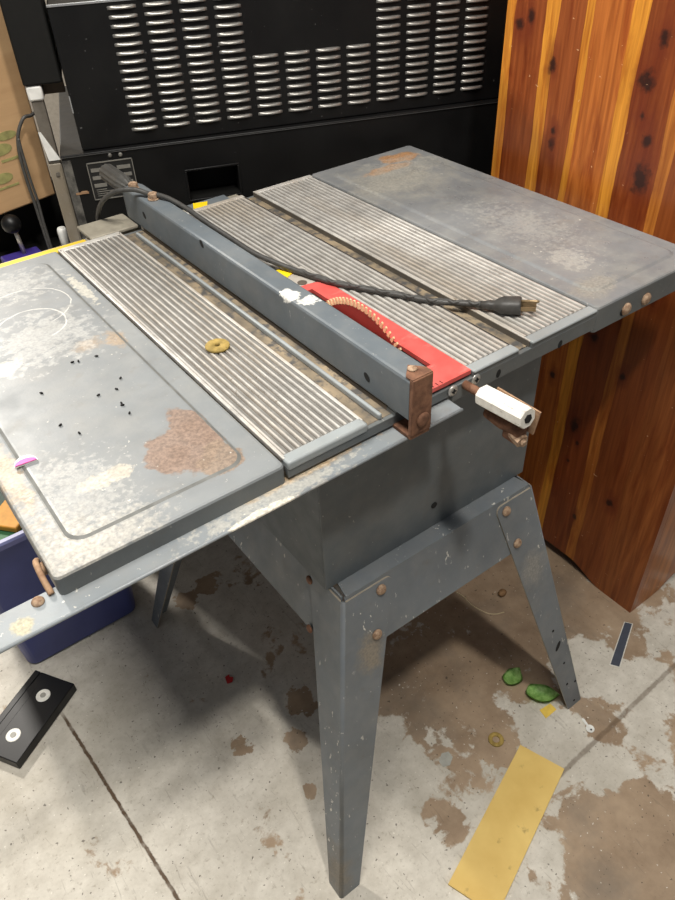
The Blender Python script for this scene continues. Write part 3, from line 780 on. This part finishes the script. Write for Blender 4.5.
B().cyl((.007, 0, .026), (.002, 0, .085), .0045, n=12).build('rod', m_steel, js)
B().sphere((.0, 0, .0925), .0195).build('ball', m_tape, js)
b = B(); b.cyl((0, 0, 0), (0, 0, .062), .010, n=18, prof=[(0, .010), (.9, .010), (1, .008)]); b.cyl((0, 0, .062), (0, 0, .0625), .006, n=14)
single(b, 'white_tube', m_cap, 'short off-white tube standing beside the beige upright', 'tube', (.109, 1.05, .7155))
b = B(); b.tube([(.140, 1.066, 1.001), (.1252, 1.066, 1.0014), (.1166, 1.064, .9994), (.1001, 1.062, .9971), (.0814, 1.062, .9692), (.0738, 1.062, .9325), (.0725, 1.062, .8831), (.0742, 1.062, .8413), (.0747, 1.060, .79), (.0746, 1.056, .7205)], .0034, 10)
b.tube([(.0800, 1.060, .9650), (.0785, 1.058, .9325), (.0785, 1.057, .8831), (.0800, 1.056, .8413), (.0785, 1.055, .79), (.0782, 1.052, .7205)], .0028, 10)
tag(b.build('cable', m_cord), 'thin dark cable hanging down the face of the cardboard box', 'cable')

# blue tote and what is in it
bin_ = thing('storage_bin', 'blue plastic storage bin on the floor under the left wing', 'bin', (-.19, .80, 0))
def tot(x0, x1, y0, y1, z, r): return rr(x0, x1, y0, y1, z, r, 6)
b = B(); R = [tot(-.128, .122, -.122, .14, 0.002, .02), tot(-.134, .128, -.130, .146, .006, .024), tot(-.158, .150, -.160, .17, .385, .028), tot(-.166, .158, -.168, .178, .387, .03),
     tot(-.167, .159, -.169, .179, .399, .03), tot(-.163, .155, -.165, .175, .4025, .028), tot(-.154, .146, -.156, .166, .4025, .026), tot(-.150, .142, -.152, .162, .39, .026),
     tot(-.128, .122, -.124, .14, .012, .022)]
b.rings(R, True, True, 0, False, [0, 0, 0, 1, 1, 1, 1, 0, 0])
b.build('tub', [m_blue, m_bluerim], bin_)
single(B().box(-.10, .10, -.10, .10, 0, .33, .01), 'folded_bag', m_dgreen, 'dark green bundle inside the blue bin', 'bundle', (-.19, .80, .013))
single(B().box(-.05, .06, -.05, .05, 0, .012, .003), 'green_packet', m_green, 'light green packet on top of the bundle in the blue bin', 'packet', (-.235, .735, .344), .5)
single(B().box(-.04, .045, -.035, .035, 0, .014, .003), 'orange_packet', m_orange, 'orange packet lying on the green packet in the blue bin', 'packet', (-.225, .745, .357), .7)

# ------------------------------------------------------------------ cedar chest
dk = [( -.05, (158, 92, 46)), (.05, (150, 82, 40)), (.128, (196, 124, 54)), (.151, (146, 76, 36)), (.224, (232, 160, 58)), (.251, (196, 116, 52)), (.325, (230, 158, 58)),
      (.340, (158, 86, 42)), (.394, (228, 156, 58)), (.420, (154, 82, 40)), (.489, (226, 154, 58)), (.53, (226, 154, 58))]
CX, CY = .835, -.045
CO = Vector((CX, CY, 0))
def ck(y, z): return (0, y-CY, z)
kn = [(ck(*q), (.05, a, c)) for q, a, c in (((.3954, 1.0787), .011, .014), ((.372, .9521), .011, .014), ((.372, .975), .008, .009), ((.205, 1.085), .017, .020), ((.19, 1.15), .012, .015), ((.178, .94), .019, .034), ((.182, 1.0), .012, .014), ((.20, 1.035), .008, .008), ((.478, 1.13), .012, .012), ((.455, 1.145), .010, .016),
     ((.20, .40), .014, .022), ((.185, .36), .006, .008), ((.20, .30), .006, .006), ((.075, .26), .012, .012), ((.28, .49), .008, .01), ((.20, .62), .012, .014), ((.12, .57), .008, .01), ((.15, .16), .006, .01), ((.10, .75), .01, .016))]
m_ced = cedar('cedar_boards', 1, [(p-CY, c) for p, c in dk], kn, CO)
m_cedend = cedar('cedar_end', 0, [(-.01, (176, 108, 52)), (.07, (186, 118, 58)), (.16, (150, 82, 38)), (.22, (190, 122, 60)), (.31, (140, 72, 34)), (.42, (176, 108, 52))], [], CO)
chest = thing('cedar_chest', 'tall red cedar chest with golden board stripes and knots, right of the saw', 'chest', CO)
LY, HZ = .557, 1.62
def foot_profile(L):
    """floor line of a panel: a foot at each end and a low ogee arch between"""
    pts = [(0, 0), (.085, 0)]
    for k in range(1, 9):
        t_ = k/8; pts.append((.085+.10*t_, .030*(t_*t_*(3-2*t_))))
    pts += [(L-x, z) for x, z in reversed(pts)]
    return pts
pr_ = foot_profile(LY)
b = B(); b.prism([(0, y, z) for y, z in pr_]+[(0, LY, HZ), (0, 0, HZ)], (.02, 0, 0)); b.build('side_panel', m_ced, chest, label='broad striped cedar face')
pr2 = foot_profile(.40)
b = B(); b.prism([(x+.0205 if x < .01 else x, 0, z) for x, z in pr2]+[(.40, 0, HZ), (.0205, 0, HZ)], (0, .02, 0)); b.build('end_panel', m_cedend, chest)
b = B(); b.prism([(.0205, LY-.02, .035), (.40, LY-.02, .035), (.40, LY-.02, HZ), (.0205, LY-.02, HZ)], (0, .02, 0)); b.prism([(.38, .0205, .035), (.38, LY-.0205, .035), (.38, LY-.0205, HZ), (.38, .0205, HZ)], (.02, 0, 0))
b.box(.0205, .3795, .0205, LY-.0205, .045, .06); b.box(.0205, .3795, .0205, LY-.0205, HZ-.02, HZ); b.build('back_panel', m_cedend, chest)

# ------------------------------------------------------------------ things on the floor
vr = math.atan2(-.096, -.15)
vhs = thing('videocassette', 'black videocassette with two white reel hubs on the floor by the blue bin', 'videocassette', (-.3685, .547, .0005), math.atan2(.096, .15))
b = B()
zz = .0245
b.box(-.094, .094, -.0515, .036, 0, zz, .002)
b.box(-.094, .094, .0365, .0515, 0, zz, .002); b.box(-.06, .06, .020, .036, zz-.001, zz+.0004, 0)
b.build('shell', m_tape, vhs)
for x in (-.0475, .0475):
    b = B(); b.cyl((x, -.006, zz-.001), (x, -.006, zz+.0012), .0150, n=28, prof=[(0, .0150), (.7, .0150), (1, .0138)])
    hub = b.build('reel', m_reel, vhs, label='white reel hub')
    b = B(); b.cyl((x, -.006, zz+.0012), (x, -.006, zz+.0022), .006, n=18); b.build('spindle_hole', simple('hub_grey', (150, 148, 140), .5), hub)
yb = B(); c = [(.3965, -.1141), (.4270, -.1992), (.1405, -.2990), (.1099, -.2134)]
cx = sum(p[0] for p in c)/4; cy_ = sum(p[1] for p in c)/4
yb.prism([(x-cx, y-cy_, 0) for x, y in c], (0, 0, .0045), 0)
single(yb, 'yellow_board', m_yboard, 'flat yellow rectangular board lying on the floor in front of the saw', 'board', (cx, cy_, .0004))
single(washer(.0155, .0072, .0035, 0), 'washer', m_brass, 'brass ring washer on the floor beside the yellow board', 'washer', (.3681, -.0763, .0002))
# dark strip with pale edges
c = [(.8037, -.0525), (.8149, -.0684), (.6975, -.1226), (.6851, -.1035)]; cx = .7503; cy_ = -.0868
st = thing('dark_strip', 'dark grey strip with pale edges on the floor near the cedar chest', 'strip', (cx, cy_, .0002))
P = [Vector((x-cx, y-cy_, 0)) for x, y in c]
B().prism(P, (0, 0, .0012)).build('backing', m_stripedge, st, label='pale edge')
Q = [p*.93 + (-p).normalized()*.001 for p in P]
ctrA = (P[0]+P[1])/2; 
def ins(p, q): return p.lerp(q, .10)
Q = [ins(P[0], P[1]), ins(P[1], P[0]), ins(P[2], P[3]), ins(P[3], P[2])]
Q = [Q[0].lerp(Q[3], .015), Q[1].lerp(Q[2], .015), Q[2].lerp(Q[1], .015), Q[3].lerp(Q[0], .015)]
B().prism([q+Vector((0, 0, .0012)) for q in Q], (0, 0, .0008)).build('face', m_strip, st)
def leafb(L, Wd, cup=.25):
    b = B(); bm = b.bm; n, m = 12, 6; g = []
    for i in range(n+1):
        t_ = i/n; w = Wd*(math.sin(PI*min(1, t_**.75))**.8 if 0 < t_ < 1 else .02); row = []
        for j in range(m+1):
            s_ = j/m*2-1
            row.append(bm.verts.new(((t_-.5)*L, s_*w/2+.002*math.sin(t_*9+s_), .002+abs(s_)*w*cup*.5+.010*(t_-.5)**2*4*.6+.0012*math.sin(t_*14)*abs(s_))))
        g.append(row)
    for i in range(n):
        for j in range(m): bm.faces.new((g[i][j], g[i+1][j], g[i+1][j+1], g[i][j+1])).smooth = True
    r = bmesh.ops.solidify(bm, geom=bm.faces[:], thickness=.0007)
    return b
l1 = single(leafb(.052, .040), 'leaf', m_leaf, 'green leaf on the floor farther from the right front leg', 'leaf', (.4987, .0008, .0008), .2, 'green leaves')
l2 = single(leafb(.070, .044, .4), 'leaf', m_leaf, 'larger curled green leaf on the floor touching the right front leg', 'leaf', (.515, -.066, .0008), -.75, 'green leaves')
single(B().prism([(-.016, -.008, 0), (.016, -.011, 0), (.018, .006, 0), (-.010, .012, 0)], (0, 0, .0012)), 'yellow_chip', m_ybits, 'small yellow chip beside the curled leaf by the saw leg', 'chip', (.497, -.096, .0002), .1)
t2 = B(); n = 20
t2.rings([[(.0085*math.cos(2*PI*k/n), .0085*math.sin(2*PI*k/n), z) for k in range(n)] for z in (0, .0016)])
t2.cyl((-.003, 0, .0016), (-.003, 0, .0021), .002, n=12, m=1)
t2.prism([(.006, -.002, 0), (.022, -.0028, 0), (.025, 0, 0), (.022, .0028, 0), (.006, .002, 0)], (0, 0, .0014))
single(t2, 'tag', [m_cap, m_dark], 'small white keyhole-shaped tag on the floor beside the floor joint', 'tag', (.5343, -.1745, .0002), 1.35)
single(B().sphere((0, 0, .008), .009, 0, (1.25, 1, .9), 18, 12), 'nutshell', m_nut, 'round brown nutshell on the floor behind the front apron', 'nutshell', (.6434, .172, 0))
wb = B(); wb.tube([(-.012, .08, .0015), (-.008, .06, .0015), (-.010, .03, .0015), (0, -.005, .0015), (.015, -.022, .0015), (.034, -.03, .0015)], .0013, 8)
single(wb, 'wire', m_wire, 'thin pale curved wire on the floor beneath the saw', 'wire', (.5755, .163, .0002))
rb = B(); rb.prism([(-.008, -.006, 0), (.003, -.009, 0), (.010, -.002, 0), (.004, .004, 0), (.007, .010, 0), (-.004, .009, 0)], (0, 0, .004))
single(rb, 'red_scrap', m_redbit, 'small red scrap on the floor under the saw', 'scrap', (.012, .3728, .0002))
pc = B(); pc.prism([(-.018, -.002, 0), (-.008, -.012, 0), (.010, -.010, 0), (.016, .002, 0), (.006, .012, 0), (-.012, .010, 0)], (0, 0, .001))
single(pc, 'paint_flake', m_paintchip, 'grey flake of floor paint lying left of the brass ring washer', 'paint flake', (.2622, -.0445, .0002), .4)

# ------------------------------------------------------------------ light, world, camera
def lamp(name, loc, power, radius, col):
    l = bpy.data.lights.new(name, 'POINT'); l.energy = power; l.shadow_soft_size = radius; l.color = col
    o = bpy.data.objects.new(name, l); COL.objects.link(o); o.location = loc; return o
lamp('ceiling_lamp', (.03, -.86, 3.0), 135, .085, (1, .95, .87))
al = bpy.data.lights.new('ceiling_panel_light', 'AREA'); al.shape = 'RECTANGLE'; al.size = .55; al.size_y = 1.15; al.energy = 56; al.color = (1, .96, .89)
ao = bpy.data.objects.new('ceiling_panel_light', al); COL.objects.link(ao); ao.location = (-.40, .05, 3.0)
lamp('rear_ceiling_lamp', (-.32, 2.75, 2.35), 270, .10, (1, .95, .88))
w = bpy.data.worlds.new('room_light'); w.use_nodes = True; bpy.context.scene.world = w
w.node_tree.nodes['Background'].inputs[0].default_value = (.95, .97, 1, 1)
w.node_tree.nodes['Background'].inputs[1].default_value = .17

cam = bpy.data.cameras.new('camera'); co = bpy.data.objects.new('camera', cam); COL.objects.link(co)
F = 740.6
cam.sensor_fit = 'VERTICAL'; cam.sensor_height = 24; cam.lens = F/900*24
cam.clip_start = .02
Rm = Matrix(((0.8029892738132786, -0.5949164898186585, -0.035813353408804455), (-0.4058008924660967, -0.5017428354547411, -0.7639239247080694), (0.43650184628963196, 0.6279558083253203, -0.6443117575939876)))
Mw = Matrix((Rm[0], -Rm[1], -Rm[2])).transposed()
co.matrix_world = Matrix.Translation((-.29841, -.52736, 1.41045)) @ Mw.to_4x4()
sc = bpy.context.scene; sc.camera = co
sc.view_settings.view_transform = 'Standard'; sc.view_settings.look = 'None'; sc.view_settings.exposure = 0; sc.view_settings.gamma = 1
sc.view_settings.use_curve_mapping = False
